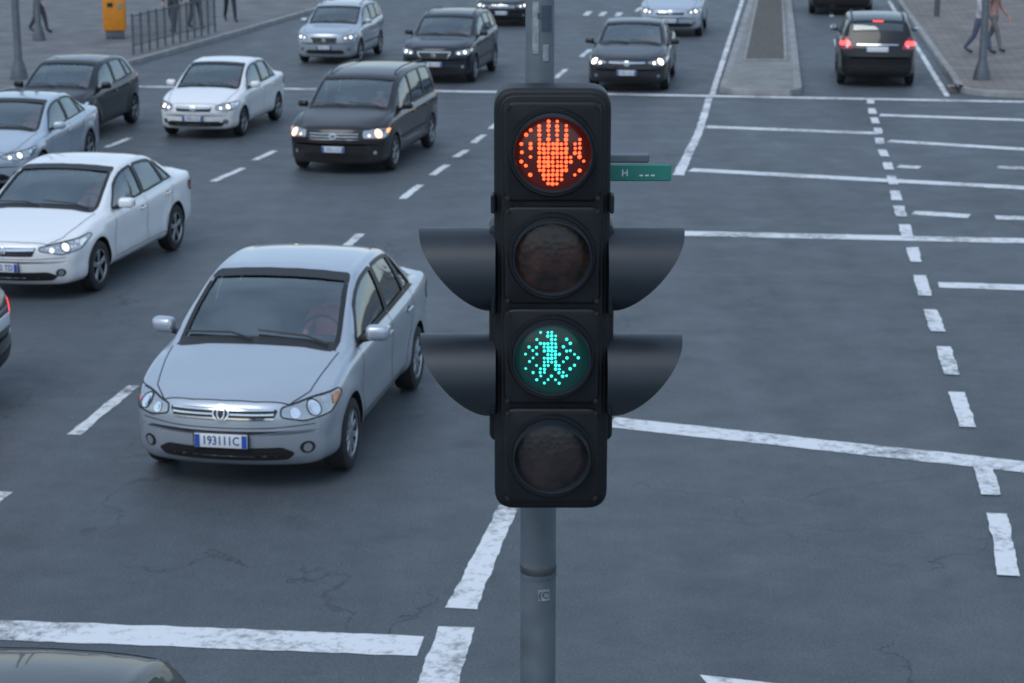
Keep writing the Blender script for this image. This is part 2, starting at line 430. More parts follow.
def project(bvh,V,pts,off):
    o,d,u,v=V; out=[]
    for a,b in pts:
        st=o+u*a+v*b; loc,no,ix,ds=bvh.ray_cast(st,d)
        if loc is None: loc,no,ix,ds=bvh.find_nearest(st+d*4)
        if no.dot(d)>0: no=-no
        out.append(loc+no*off)
    return out
def panel(B,bvh,V,P,off,mat,res=.07,mirror=False):
    bm=bmesh.new(); f=bm.faces.new([bm.verts.new((p[0],p[1],0)) for p in P])
    for ax in(0,1):
        lo=min(p[ax] for p in P);hi=max(p[ax] for p in P); k=math.floor(lo/res)+1
        while k*res<hi:
            co=[0,0,0];co[ax]=k*res;no=[0,0,0];no[ax]=1
            bmesh.ops.bisect_plane(bm,geom=bm.faces[:]+bm.edges[:]+bm.verts[:],plane_co=co,plane_no=no,dist=1e-6); k+=1
    vs,fs=bm_out(bm); w=project(bvh,V,[(p.x,p.y) for p in vs],off)
    o,d,u,v=V
    if fs:
        f=fs[0]; n=(w[f[1]]-w[f[0]]).cross(w[f[2]]-w[f[1]])
        if n.dot(d)>0: fs=[g[::-1] for g in fs]
    B.add((w,fs),mat,mirror=mirror)
def ribbon(B,bvh,V,path,width,off,mat,closed=False,mirror=False,res=.05):
    P=[Vector(p) for p in path]; Q=[]
    n=len(P)
    for i in range(n if closed else n-1):
        a,b=P[i],P[(i+1)%n]; k=max(1,int((b-a).length/res))
        for j in range(k): Q.append(a+(b-a)*j/k)
    if not closed: Q.append(P[-1])
    m=len(Q); A=[];C=[]
    for i in range(m):
        t=(Q[(i+1)%m]-Q[i-1]) if closed else (Q[min(i+1,m-1)]-Q[max(i-1,0)])
        if t.length<1e-9: t=Vector((1,0))
        t.normalize(); nn=Vector((-t.y,t.x))*width/2
        A.append(tuple(Q[i]+nn));C.append(tuple(Q[i]-nn))
    w=project(bvh,V,A+C,off); fs=[]
    for i in range(m if closed else m-1):
        j=(i+1)%m; fs.append([i,j,m+j,m+i])
    B.add((w,fs),mat,mirror=mirror)
def circ(cx,cy,r,n=20,ry=None): return [(cx+r*math.cos(2*math.pi*i/n),cy+(ry or r)*math.sin(2*math.pi*i/n)) for i in range(n)]
def wheel(B,r,x,y,sg,rimm,n=7):
    tw=.10
    prof=[(-.8*tw,.64*r),(-tw,.70*r),(-tw*1.02,.85*r),(-.85*tw,.965*r),(-.6*tw,r),(.6*tw,r),(.85*tw,.965*r),(tw*1.02,.85*r),(tw,.70*r),(.8*tw,.64*r)]
    M=T(x,y,r)
    B.add(lathe(prof,36,'Y',M),M_rubber)
    B.add(lathe([(sg*.8*tw,.65*r),(sg*.86*tw,.64*r),(sg*.80*tw,.60*r),(sg*.3*tw,.57*r),(sg*.1*tw,.5*r),(sg*.1*tw,.0)],36,'Y',M),M_under)
    B.add(lathe([(sg*.80*tw,.66*r),(sg*.93*tw,.655*r),(sg*.93*tw,.625*r),(sg*.60*tw,.59*r),(sg*.3*tw,.58*r)],36,'Y',M),rimm)
    B.add(lathe([(sg*.70*tw,.17*r),(sg*.84*tw,.14*r),(sg*.88*tw,.05*r),(sg*.88*tw,0)],20,'Y',M),rimm)
    for k in range(n):
        for dd in((-6,6) if n<9 else (0,)):
            a=360*k/n+dd
            B.add(rbox((.035 if n<9 else .05)*r/.3,.022,.50*r,.006,1,R(a,'Y')@T(0,0,.37*r)),rimm,M@T(0,sg*.72*tw,0))
def text_vf(txt,size):
    cu=bpy.data.curves.new('t','FONT'); cu.body=txt; cu.size=size; cu.align_x='CENTER'; cu.align_y='CENTER'; cu.resolution_u=2; cu.offset=size*.015
    ob=bpy.data.objects.new('t',cu); COL.objects.link(ob)
    dg=bpy.context.evaluated_depsgraph_get(); dg.update()
    me=bpy.data.meshes.new_from_object(ob.evaluated_get(dg),depsgraph=dg)
    bpy.data.objects.remove(ob)
    return [v.co.copy() for v in me.vertices],[list(p.vertices) for p in me.polygons]

def car(name,kind,pm,pos,fdir,sc=1,lit=0,rearlit=False,ambl=False,driver=True,rim=None,grille='bars',plate='193111C',signal_amber=False,nsp=None):
    s,bme,bvh,holes=body(kind); V=views(s); L=s.L;hw=s.W/2
    fx,fy=fdir; n=math.hypot(fx,fy); fx/=n;fy/=n
    E=empty(name,(pos[0],pos[1],0.004),math.atan2(-fy,-fx),sc)
    me=bme.copy(); me.materials[0]=pm
    ob=bpy.data.objects.new('body_shell',me); COL.objects.link(ob); ob.parent=E; ob.location=(-s.fo,0,0)
    B=Bld()
    priv=kind in('suv','minivan')
    for i,(vn,P,mir) in enumerate(holes):
        g=M_glassd if (priv and (vn=='B' or (vn=='L' and i>=len(holes)-2))) else M_glass
        panel(B,bvh,V[vn],P,-.008,g,.08,mir)
        ribbon(B,bvh,V[vn],rpoly(P,.02,2),.034 if vn!='F' else .04,.003,M_black,True,mir)
    for a,b in zip(s.side[:-1],s.side[1:]):
        x=(a[2]+b[0])/2; e=sec(s,x)
        ribbon(B,bvh,V['L'],[(x,e[4]+.03),((a[3]+b[1])/2,e[5]-.04)],.085,.0025,M_black,mirror=True)
    xs=[s.side[0][0]-.05+i*(s.side[-1][2]-s.side[0][0]+.1)/14 for i in range(15)]
    ribbon(B,bvh,V['L'],[(x,sec(s,x)[4]+.012) for x in xs],.014,.006,M_chrome if kind in('saloon',) else M_black,mirror=True)
    gw=.009
    for k,x in enumerate(s.doors):
        e=sec(s,x); 
        if k==2:
            q=s.fo+s.wb-s.r-.06
            P=[(x+.10,e[4]+.01),(x+.08,e[4]-.12),(x-.02,.64 if not priv else .76),(x-.16,.5),(x-.2,.36)]
            P=[(min(a,q+ (0.45 if b>.6 else .0)),b) for a,b in P]
        else: P=[(x+(.0 if k else .05),e[4]+.0),(x,.6),(x+.01,.34)]
        ribbon(B,bvh,V['L'],P,gw,.002,M_black,mirror=True)
    ribbon(B,bvh,V['L'],[(s.doors[0]+.01,.335),(s.doors[2]-.2,.345)],gw,.002,M_black,mirror=True)
    for k in(0,1):
        x=s.doors[k+1]-(.17 if k==0 else .12); e=sec(s,x); z=e[4]-.13
        w=project(bvh,V['L'],[(x,z)],.018)[0]
        B.add(rbox(.17,.028,.03,.01,2,T(*w)),pm,mirror=True)
        panel(B,bvh,V['L'],circ(x+.0,z,.065,14,.03),.003,M_black,.1,True)
    if kind=='minivan':
        ribbon(B,bvh,V['L'],[(s.side[2][0],.93),(L-.35,.95)],.012,.002,M_black,mirror=True)
    if kind in('minivan','suv'):
        ribbon(B,bvh,V['L'],[(s.doors[0]+.03,.56),(s.doors[2]-.1,.575)],.045,.010,M_black,mirror=True)
    c=s.cowl; hp=[(.16,hw*.60),(.35,hw*.74),(.7,hw*.80),(c-.03,hw*.83)]
    ribbon(B,bvh,V['T'],hp,gw,.002,M_black,mirror=True)
    ribbon(B,bvh,V['T'],[(.16,-hw*.60),(.10,-hw*.3),(.085,0),(.10,hw*.3),(.16,hw*.60)],gw,.002,M_black)
    panel(B,bvh,V['T'],[(c-.02,-hw*.80),(c+.055,-hw*.78),(c+.055,hw*.78),(c-.02,hw*.80)],.003,M_black,.08)
    for y0,y1 in((-.60,.02),(.04,.62)):
        pts=project(bvh,V['T'],[(c+.03,y0*hw/.85),(c+.11,(y0+.2)*hw/.85),(c+.14,(y1)*hw/.85)],.022)
        B.add(tube(pts,.009,6),M_black)
    # ---------------- front face
    tall=priv; dz=.13 if kind=='suv' else (.10 if kind=='minivan' else (.03 if kind=='hatch' else 0))
    k=hw/.85
    HP=[(.385*k,.625+dz),(.56*k,.585+dz),(.82*k,.625+dz),(1.0*k,.735+dz),(.94*k,.772+dz),(.70*k,.745+dz),(.40*k,.695+dz)]
    if kind=='saloon': HP=[(.36*k,.645),(.60*k,.59),(.86*k,.64),(1.08*k,.765),(1.02*k,.79),(.74*k,.745),(.37*k,.69)]
    if kind=='minivan': HP=[(.40*k,.60+dz),(.72*k,.585+dz),(.92*k,.62+dz),(.95*k,.76+dz),(.70*k,.77+dz),(.41*k,.745+dz)]
    if kind=='suv': HP=[(.42*k,.62+dz),(.70*k,.60+dz),(.98*k,.68+dz),(1.03*k,.76+dz),(.74*k,.75+dz),(.43*k,.71+dz)]
    HP=rpoly(HP,.03,3)
    panel(B,bvh,V['FD'],HP,.003,M_lamp,.05,True)
    ribbon(B,bvh,V['FD'],HP,.012,.004,M_black,True,True)
    bulb=(M_bulbo if ambl else M_bulb if lit==2 else M_bulbw if lit==1 else M_refl)
    panel(B,bvh,V['FD'],circ(.66*k,.672+dz,.056 if not ambl else .078),.008,M_refl,.05,True)
    ribbon(B,bvh,V['FD'],circ(.66*k,.672+dz,.056 if not ambl else .078),.008,.011,M_black,True,True)
    panel(B,bvh,V['FD'],circ(.66*k,.672+dz,.076 if ambl else (.036 if lit<2 else .058)),.013,bulb,.05,True)
    if ambl: panel(B,bvh,V['FD'],circ(.66*k,.672+dz,.034),.016,M_bulb,.05,True)
    panel(B,bvh,V['FD'],circ(.50*k,.650+dz,.038),.008,M_refl,.05,True)
    panel(B,bvh,V['FD'],circ(.50*k,.650+dz,.020),.012,bulb if lit else M_refl,.05,True)
    panel(B,bvh,V['FD'],rpoly([(.84*k,.665+dz),(.90*k,.69+dz),(.965*k,.735+dz),(.93*k,.755+dz),(.84*k,.738+dz)],.02,2),.008,M_ambero if ambl else (M_amber if signal_amber else M_refl),.05,True)
    gz0,gz1=.605+dz,.685+dz
    if grille=='thin':
        gz0-=.025
        gp=rpoly([(-.36*k,gz0),(.36*k,gz0),(.40*k,gz1),(-.40*k,gz1)],.02,3)
        panel(B,bvh,V['F'],gp,.003,M_black,.05)
        ribbon(B,bvh,V['F'],[(-.38*k,gz1-.022),(0,gz1-.030),(.38*k,gz1-.022)],.028,.014,M_chrome)
        ribbon(B,bvh,V['F'],[(-.34*k,gz0+.025),(.34*k,gz0+.025)],.008,.012,M_rimd)
        ribbon(B,bvh,V['F'],circ(0,(gz0+gz1)/2+.01,.050,16,.045),.014,.024,M_chrome,True)
        ribbon(B,bvh,V['F'],[(-.018,(gz0+gz1)/2+.04),(-.012,(gz0+gz1)/2-.018)],.010,.024,M_chrome,mirror=True)
    elif grille=='frame':
        gz0-=.10
        gp=rpoly([(-.30*k,gz0),(.30*k,gz0),(.40*k,gz1),(-.40*k,gz1)],.03,3)
        panel(B,bvh,V['F'],gp,.003,M_black,.05); ribbon(B,bvh,V['F'],gp,.022,.012,M_chrome,True)
        for i in range(4): ribbon(B,bvh,V['F'],[(-.33*k,gz0+.03+i*.036),(.33*k,gz0+.03+i*.036)],.009,.010,M_rimd)
        ribbon(B,bvh,V['F'],circ(0,(gz0+gz1)/2,.045,16,.038),.014,.020,M_chrome,True)
    else:
        if kind=='minivan': gz0-=.04
        gp=rpoly([(-.40*k,gz0),(.40*k,gz0),(.44*k,gz1),(.2*k,gz1+.012),(-.2*k,gz1+.012),(-.44*k,gz1)],.03,3)
        panel(B,bvh,V['F'],gp,.003,M_black,.05)
        for i in range(3):
            z=gz0+.012+(gz1-gz0-.016)*i/2
            ribbon(B,bvh,V['F'],[(-.405*k,z),(0,z+.004),(.405*k,z)],.013 if kind!='minivan' else .010,.014,M_chrome)
        em=circ(0,(gz0+gz1)/2+.012,.062,20,.05)
        panel(B,bvh,V['F'],em,.016,M_black,.05)
        ribbon(B,bvh,V['F'],em,.013,.024,M_chrome,True)
        ribbon(B,bvh,V['F'],circ(0,(gz0+gz1)/2+.012,.028,14,.040),.010,.024,M_chrome,True)
    bz=dz*.6
    if grille!='frame': ribbon(B,bvh,V['F'],[(-.70*k,.555+bz),(-.4*k,.545+bz),(.4*k,.545+bz),(.70*k,.555+bz)],.007,.002,M_black)
    iw=1.0 if grille!='thin' else 1.12
    ip=rpoly([(-.50*k*iw,.275+bz*.5),(.50*k*iw,.275+bz*.5),(.56*k*iw,.33+bz*.5),(.46*k*iw,.385+bz*.6),(-.46*k*iw,.385+bz*.6),(-.56*k*iw,.33+bz*.5)],.03,3)
    panel(B,bvh,V['F'],ip,.003,M_black,.05)
    for z in(.305,.33,.355): ribbon(B,bvh,V['F'],[(-.47*k,z+bz*.5),(.47*k,z+bz*.5)],.007,.012,M_rubber)
    panel(B,bvh,V['FD'],circ(.585*k,.37+bz,.062,18,.05),.003,M_black,.05,True)
    panel(B,bvh,V['FD'],circ(.585*k,.37+bz,.036),.010,M_lamp,.05,True)
    pz=.445+bz*.8; px=project(bvh,V['F'],[(0,pz)],.0)[0].x-.018
    B.add(rbox(.014,.43,.112,.006,2,T(px,0,pz)),M_plate)
    B.add(rbox(.012,.455,.135,.004,1,T(px+.006,0,pz)),M_black)
    for sg in(1,-1): B.add(rbox(.004,.040,.100,0,1,T(px-.0085,sg*.190,pz)),M_pblue)
    if plate:
        tv=text_vf(plate,.100); Mx=T(px-.0095,0,pz)@Matrix(((0,0,-1,0),(-.82,0,0,0),(0,1,0,0),(0,0,0,1)))
        B.add(tv,M_ptext,Mx)
    # ---------------- rear face
    rz=.20 if tall else (.10 if kind=='hatch' else .02)
    rh=.13 if kind in('suv','hatch','minivan') else 0
    RP=rpoly([(.42*k,.72+rz),(.66*k,.70+rz),(.88*k,.76+rz),(.90*k,.86+rz+rh*.4),(.66*k,.88+rz+rh),(.50*k,.85+rz)],.03,3)
    panel(B,bvh,V['BD'],RP,.005,M_redo if (rearlit and not tall) else M_red,.05,True)
    if rearlit and tall: panel(B,bvh,V['BD'],rpoly([(.50*k,.80+rz),(.82*k,.80+rz),(.84*k,.88+rz),(.56*k,.90+rz)],.03,3),.009,M_redo,.05,True)
    ribbon(B,bvh,V['BD'],RP,.012,.006,M_black,True,True)
    panel(B,bvh,V['BD'],circ(.56*k,.77+rz,.03),.010,M_refl,.05,True)
    pr=.80+rz*.6 if tall else .78; pw=project(bvh,V['B'],[(0,pr)],.012)[0]
    B.add(rbox(.014,.50,.12,.005,2,T(pw.x+.01,0,pr)),M_plate)
    ribbon(B,bvh,V['B'],[(-.45*k,pr+.10),(.45*k,pr+.10)],.022,.01,M_chrome)
    if rearlit and tall: ribbon(B,bvh,V['B'],[(-.12,sec(s,s.rw[0])[0]-.01),(.12,sec(s,s.rw[0])[0]-.01)],.018,.012,M_redo)
    panel(B,bvh,V['B'],rpoly([(-.6*k,.34),(.6*k,.34),(.66*k,.47),(-.66*k,.47)],.03,2),.004,M_black,.07)
    ribbon(B,bvh,V['B'],[(-.6*k,.60),(.6*k,.60)],.009,.002,M_black)
    # ---------------- mirrors
    mx=s.side[0][0]+.16; e=sec(s,mx); my=.94*e[2]+.13; mz=e[4]+.085
    vf=rbox(.13,.20,.135,.05,4,T(mx-.02,my,mz)@R(-10,'Z'))
    B.add(vf,pm,mirror=True)
    B.add(rbox(.012,.165,.10,.005,2,T(mx+.046,my+.010,mz)@R(-10,'Z')),M_chrome,mirror=True)
    B.add(tube([(mx,.92*e[2],e[4]+.01),(mx-.01,my-.05,mz-.05)],.024,8),M_black,mirror=True)
    if kind in('suv','minivan'):
        P=[(s.roof[0]+.15+i*(s.roof[1]-s.roof[0]-.1)/8,.66*hw) for i in range(9)]
        w=project(bvh,V['T'],P,.045); B.add(tube([w[0]-Vector((.05,0,.05))]+w+[w[-1]+Vector((.05,0,-.05))],.014,8),M_black,mirror=True)
    for q in(s.fo,s.fo+s.wb):
        for sg in(1,-1): wheel(B,s.r,q,sg*(hw-.105),sg,rim or M_rim,nsp or (5 if not tall else 6))
    o=B.obj('trim_and_wheels',E); o.location=(-s.fo,0,0)
    # ---------------- cabin
    C=Bld(); cx=s.cowl; fl=.42+(.12 if tall else 0); bt=sec(s,cx+.4)[4]
    C.add(rbox(s.rw[0]-cx-.1,hw*1.6,.05,.01,1,T((s.rw[0]+cx)/2,0,fl-.08)),M_int)
    C.add(rbox(.42,hw*1.62,.26,.06,3,T(cx+.36,0,bt-.13)),M_int)
    sx=cx+1.15
    for sy in(-.38,.38):
        C.add(rbox(.50,.50,.16,.06,3,T(sx-.22,sy,fl+.10)),M_seat)
        C.add(rbox(.15,.48,.60,.06,3,T(sx+.08,sy,fl+.38)@R(12,'Y')),M_seat)
        C.add(rbox(.09,.25,.18,.04,3,T(sx+.17,sy,fl+.77)@R(8,'Y')),M_seat)
    for rx in ([sx+.85] if not kind=='minivan' else [sx+.9,sx+1.75]):
        C.add(rbox(.50,1.25,.16,.06,3,T(rx-.22,0,fl+.12)),M_seat)
        C.add(rbox(.15,1.25,.55,.06,3,T(rx+.05,0,fl+.36)@R(14,'Y')),M_seat)
        for sy in(-.36,.36): C.add(rbox(.09,.25,.14,.04,3,T(rx+.15,sy,fl+.68)@R(8,'Y')),M_seat)
    C.add(lathe([(math.cos(a)*.014,.18+math.sin(a)*.014) for a in [i*math.pi/3 for i in range(6)]],24,'X',T(cx+.62,-.38,bt-.02)@R(25,'Y'),True),M_black)
    C.add(rbox(.02,.30,.04,.01,1,T(cx+.63,-.38,bt-.03)@R(25,'Y')),M_black)
    o=C.obj('cabin',E); o.location=(-s.fo,0,0)
    C2=Bld(); C2.add(rbox(.03,.24,.07,.02,2,T(s.ws[1]-.13,0,sec(s,s.ws[1])[0]-.15)),M_black); o=C2.obj('rear_view_mirror',E); o.location=(-s.fo,0,0)
    if driver:
        d=bpy.data.objects.new('driver',driver_mesh()); COL.objects.link(d); d.parent=E; d.location=(sx-.10-s.fo,-.38,fl+.10); d.scale=(.95,)*3
    return E

P_silver=paint('paint_silver',(.45,.49,.54),.6,.34)
P_white=paint('paint_white',(.80,.80,.80),0,.35)
P_black=paint('paint_black',(.006,.007,.009),.0,.3,.6)
P_graph=paint('paint_graphite',(.018,.016,.018),.1,.3,.6)
P_grey=paint('paint_grey',(.024,.027,.033),.2,.32,.6)
P_sblue=paint('paint_pale_blue',(.44,.50,.57),.4,.34)
P_navy=paint('paint_navy',(.014,.018,.026),.1,.3,.6)

car('silver_sedan','sedan',P_silver,(-2.27,16.85),(-.165,-.986),1.065,lit=0,signal_amber=True,nsp=10)
car('white_sedan','saloon',P_white,(-5.88,24.15),(-.20,-.98),.97,lit=1,plate='EK72 TD',grille='thin')
car('white_compact_car','sedan',P_white,(-5.80,37.8),(-.17,-.985),.90,lit=1,grille='thin')
car('dark_minivan','minivan',P_graph,(-2.80,33.7),(-.19,-.98),.88,lit=2,ambl=True)
car('dark_suv','suv',P_navy,(-1.66,46.9),(-.18,-.984),.91,lit=1,grille='frame')
car('silver_suv','suv',P_silver,(-4.60,51.2),(-.16,-.987),.85,lit=1,grille='frame')
car('dark_hatchback','hatch',P_black,(-8.55,37.3),(-.14,-.99),.92,grille='thin')
car('pale_blue_sedan','saloon',P_sblue,(-8.28,31.6),(-.10,-.995),.93,lit=1)
car('grey_sedan','saloon',P_grey,(2.66,45.4),(-.13,-.99),1.0,lit=2,grille='thin')
car('pale_blue_hatchback','hatch',P_sblue,(4.65,58.8),(-.14,-.99),1.05,lit=1,grille='thin')
car('black_suv','suv',P_black,(8.29+.13*3.4,45.4+3.4),(.14,.99),.95,rearlit=True,driver=False)
car('dark_van','minivan',P_black,(11.3,70),(.14,.99),1.05,rearlit=False,driver=False)
car('black_sedan','saloon',P_black,(-.2,62.4),(-.15,-.99),.95,lit=1)
car('dark_sedan','saloon',P_black,(-8.64,19.0),(-1,.03),1.0,rearlit=True)
car('black_hatchback','hatch',P_black,(-2.58,6.55),(-.10,-.995),1.0)

# ------------------------------------------------------------------ ground
def asphalt():
    m,nt,b=new_mat('asphalt'); l=nt.links.new
    tc=N(nt,'ShaderNodeTexCoord'); v=tc.outputs['Object']
    def noise(sc,det=6,rough=.6,vec=v):
        n=N(nt,'ShaderNodeTexNoise'); n.inputs['Scale'].default_value=sc; n.inputs['Detail'].default_value=det; n.inputs['Roughness'].default_value=rough; l(vec,n.inputs['Vector']); return n.outputs['Fac']
    def mr(s,a,b_,c,d):
        n=N(nt,'ShaderNodeMapRange'); n.inputs[1].default_value=a;n.inputs[2].default_value=b_;n.inputs[3].default_value=c;n.inputs[4].default_value=d; l(s,n.inputs[0]); return n.outputs[0]
    def mul(a,b_):
        n=N(nt,'ShaderNodeMath',operation='MULTIPLY'); l(a,n.inputs[0]); l(b_,n.inputs[1]); return n.outputs[0]
    mp=N(nt,'ShaderNodeMapping'); mp.inputs['Rotation'].default_value=(0,0,math.radians(8.6)); mp.inputs['Scale'].default_value=(1.1,.05,1); l(v,mp.inputs['Vector'])
    big=mr(noise(.16,4),.3,.7,.88,1.12); band=mr(noise(1.0,4,.5,mp.outputs[0]),.3,.7,.86,1.14)
    med=mr(noise(3.5,9,.75),.3,.7,.86,1.14); fine=mr(noise(50,3,.7),.3,.7,.55,1.5)
    vo=N(nt,'ShaderNodeTexVoronoi'); vo.inputs['Scale'].default_value=70; l(v,vo.inputs['Vector'])
    sp=mr(vo.outputs['Distance'],0,.25,1.7,1.0)
    val=mul(mul(mul(big,band),med),mul(fine,sp))
    vp=N(nt,'ShaderNodeTexVoronoi',distance='CHEBYCHEV'); vp.inputs['Scale'].default_value=.16; vp.inputs['Randomness'].default_value=.8
    mp2=N(nt,'ShaderNodeMapping'); mp2.inputs['Rotation'].default_value=(0,0,math.radians(8.6)); mp2.inputs['Scale'].default_value=(1,.45,1); l(v,mp2.inputs['Vector']); l(mp2.outputs[0],vp.inputs['Vector'])
    sx=N(nt,'ShaderNodeSeparateColor'); l(vp.outputs['Color'],sx.inputs[0]); val=mul(val,mr(sx.outputs[0],0,1,.91,1.09))
    oil=mr(noise(.9,6,.6),.60,.75,1,.68); val=mul(val,oil)
    nz=N(nt,'ShaderNodeTexNoise'); nz.inputs['Scale'].default_value=1.3; nz.inputs['Detail'].default_value=8; l(v,nz.inputs['Vector'])
    mixv=N(nt,'ShaderNodeMix',data_type='RGBA',blend_type='LINEAR_LIGHT'); mixv.inputs['Factor'].default_value=.55; l(v,mixv.inputs['A']); l(nz.outputs['Color'],mixv.inputs['B'])
    vc=N(nt,'ShaderNodeTexVoronoi',feature='DISTANCE_TO_EDGE'); vc.inputs['Scale'].default_value=.32; l(mixv.outputs['Result'],vc.inputs['Vector'])
    cr=mr(vc.outputs['Distance'],.0,.0045,.0,1.0); mask=mr(noise(.35,2),.48,.56,1,0)
    mx=N(nt,'ShaderNodeMath',operation='MAXIMUM'); l(cr,mx.inputs[0]); l(mask,mx.inputs[1])
    crk=mr(mx.outputs[0],0,1,.45,1.0)
    val=mul(val,crk)
    sc=N(nt,'ShaderNodeVectorMath',operation='SCALE'); sc.inputs[0].default_value=(.068,.079,.090); l(val,sc.inputs['Scale'])
    l(sc.outputs[0],b.inputs['Base Color'])
    l(mr(noise(1.5,5),.3,.7,.50,.70),b.inputs['Roughness'])
    bp=N(nt,'ShaderNodeBump'); bp.inputs['Strength'].default_value=.4; bp.inputs['Distance'].default_value=.006
    l(mul(fine,crk),bp.inputs['Height']); l(bp.outputs['Normal'],b.inputs['Normal'])
    return m
def roadpaint():
    m,nt,b=new_mat('road_paint'); l=nt.links.new
    tc=N(nt,'ShaderNodeTexCoord'); v=tc.outputs['Object']
    n1=N(nt,'ShaderNodeTexNoise'); n1.inputs['Scale'].default_value=9; n1.inputs['Detail'].default_value=12; n1.inputs['Roughness'].default_value=.75; l(v,n1.inputs['Vector'])
    n2=N(nt,'ShaderNodeTexNoise'); n2.inputs['Scale'].default_value=1.0; n2.inputs['Detail'].default_value=4; l(v,n2.inputs['Vector'])
    ad=N(nt,'ShaderNodeMath',operation='MULTIPLY_ADD'); ad.inputs[1].default_value=.6; l(n2.outputs['Fac'],ad.inputs[0]); l(n1.outputs['Fac'],ad.inputs[2])
    mr=N(nt,'ShaderNodeMapRange'); mr.inputs[1].default_value=.78; mr.inputs[2].default_value=.99; l(ad.outputs[0],mr.inputs[0])
    mix=N(nt,'ShaderNodeMix',data_type='RGBA'); mix.inputs['A'].default_value=(.68,.69,.70,1); mix.inputs['B'].default_value=(.12,.125,.13,1)
    l(mr.outputs[0],mix.inputs['Factor']); l(mix.outputs['Result'],b.inputs['Base Color']); b.inputs['Roughness'].default_value=.7
    return m
M_asph=asphalt(); M_rp=roadpaint()
g=Bld(); g.add(([(-400,-200,0),(400,-200,0),(400,600,0),(-400,600,0)],[[0,1,2,3]]),M_asph); g.obj('road')
mk=Bld()
def quad(P,z=.004):
    mk.add(([(p[0],p[1],z) for p in P],[list(range(len(P)))]),M_rp)
def strip(p,q,w,w2=None,z=.004,jit=.008):
    p=Vector(p);q=Vector(q);d=q-p;n=max(1,int(d.length/.07));t=d.normalized();nn=Vector((-t.y,t.x));w2=w2 or w
    vs=[];fs=[];ja=jb=0
    for i in range(n+1):
        c=p+d*i/n; ww=(w+(w2-w)*i/n)/2
        ja=ja*.6+random.uniform(-jit,jit); jb=jb*.6+random.uniform(-jit,jit)
        a=c+nn*(ww+ja); b=c-nn*(ww+jb); vs+=[(a.x,a.y,z),(b.x,b.y,z)]
    for i in range(n): fs.append([2*i,2*i+1,2*i+3,2*i+2])
    mk.add((vs,fs),M_rp)
strip((-9,13.52),(-.62,12.69),.35)
strip((-.02,15.68),(-.20,14.5),.17,.18); strip((-.20,14.5),(-.36,13.38),.18,.22)
strip((-.385,13.03),(-.52,11.6),.26,.27); strip((-.57,11.1),(-.72,9.6),.26)
for a,b in (((-3.81,19.48),(-4.05,17.74)),((-4.27,16.05),(-4.5,14.4)),((-4.57,33.7),(-4.88,32.25)),((-4.26,35.7),(-4.48,34.6)),((-7.17,37.4),(-7.38,36.1)),((-2.13,27.7),(-2.35,26.2)),((-5.4,29.4),(-5.7,27.8)),
            ((-1.48,31.95),(-1.70,30.6)),((-1.12,34.05),(-1.33,32.95)),((-.81,35.8),(-1.0,34.95)),((-.53,37.8),(-.72,36.7)),((-.25,39.6),(-.42,38.6)),((0.0,41.4),(-.15,40.5)),((.25,43.2),(.1,42.3))):
    strip(a,b,.13)
strip((-12.5,46.25),(-.49,44.72),.32); strip((-.49,44.72),(10.3,43.0),.32); strip((10.3,43.0),(14,42.4),.3)
strip((4.30,43.6),(3.63,38.5),.14,.15,z=.008); strip((3.63,38.5),(2.76,32.9),.15,.18,z=.008)
strip((8.30,72.9),(4.42,44.2),.13,z=.007)
strip((3.79,38.9),(7.0,38.0),.34); strip((7.0,36.95),(12,34.6),.34)
strip((3.01,33.5),(8.19,31.65),.36); strip((8.19,31.65),(12,30.3),.36)
strip((2.02,27.78),(12,26.6),.36)
strip((.926,18.17),(4.49,16.75),.34); strip((4.49,16.75),(8,15.4),.34)
strip((5.30,24.3),(9,23.75),.33); strip((5.98,29.4),(6.75,29.1),.33); strip((7.11,29.0),(9,28.75),.33)
strip((7.5,40.7),(13,39.1),.34); strip((6.6,33.9),(6.94,33.75),.3); strip((8.27,33.8),(10,33.3),.3)
CV=[(8.05,44.9),(7.74,43.2),(7.36,40.7),(7.07,38.5),(6.74,36.4),(6.52,34.6),(6.22,32.4),(5.88,30.1),(5.60,28.0),(5.37,26.2),(5.09,24.3),(4.85,22.4),(4.61,20.5),(4.34,18.6),(4.09,16.5),(3.82,14.7),(3.69,14.0),(3.45,12.4)]
fx=pchip([(y,x) for x,y in CV[::-1]])
for c,hl in ((43.0,.45),(41.3,.45),(39.8,.45),(38.3,.4),(36.9,.4),(35.4,.4),(33.9,.4),(32.4,.45),(30.9,.45),(29.5,.45),(27.9,.5),(26.2,.5),(24.25,.6),(22.35,.55),(20.5,.6),(18.6,.62),(16.45,.5),(14.75,.72)):
    strip((fx(c-hl),c-hl),(fx(c+hl),c+hl),.16,z=.010)
strip((9.55,43.9),(13.5,72.5),.12)
quad([(1.23,12.2),(1.75,12.05),(1.9,11.8),(1.3,11.9)])
for k in range(6):
    y=47.5+k*5; 
    strip((-3.2+.155*(y-47),y),(-3.2+.155*(y-45),y+2),.13); strip((.95+.155*(y-47),y),(.95+.155*(y-45),y+2),.13)
    strip((8.2+.14*(y-47),y+3),(8.2+.14*(y-45),y+5),.13)
for k in range(3): strip((2.4+k*.5,66-k*.2),(2.6+k*.5,67.6-k*.2),.2)
mk.obj('road_markings')

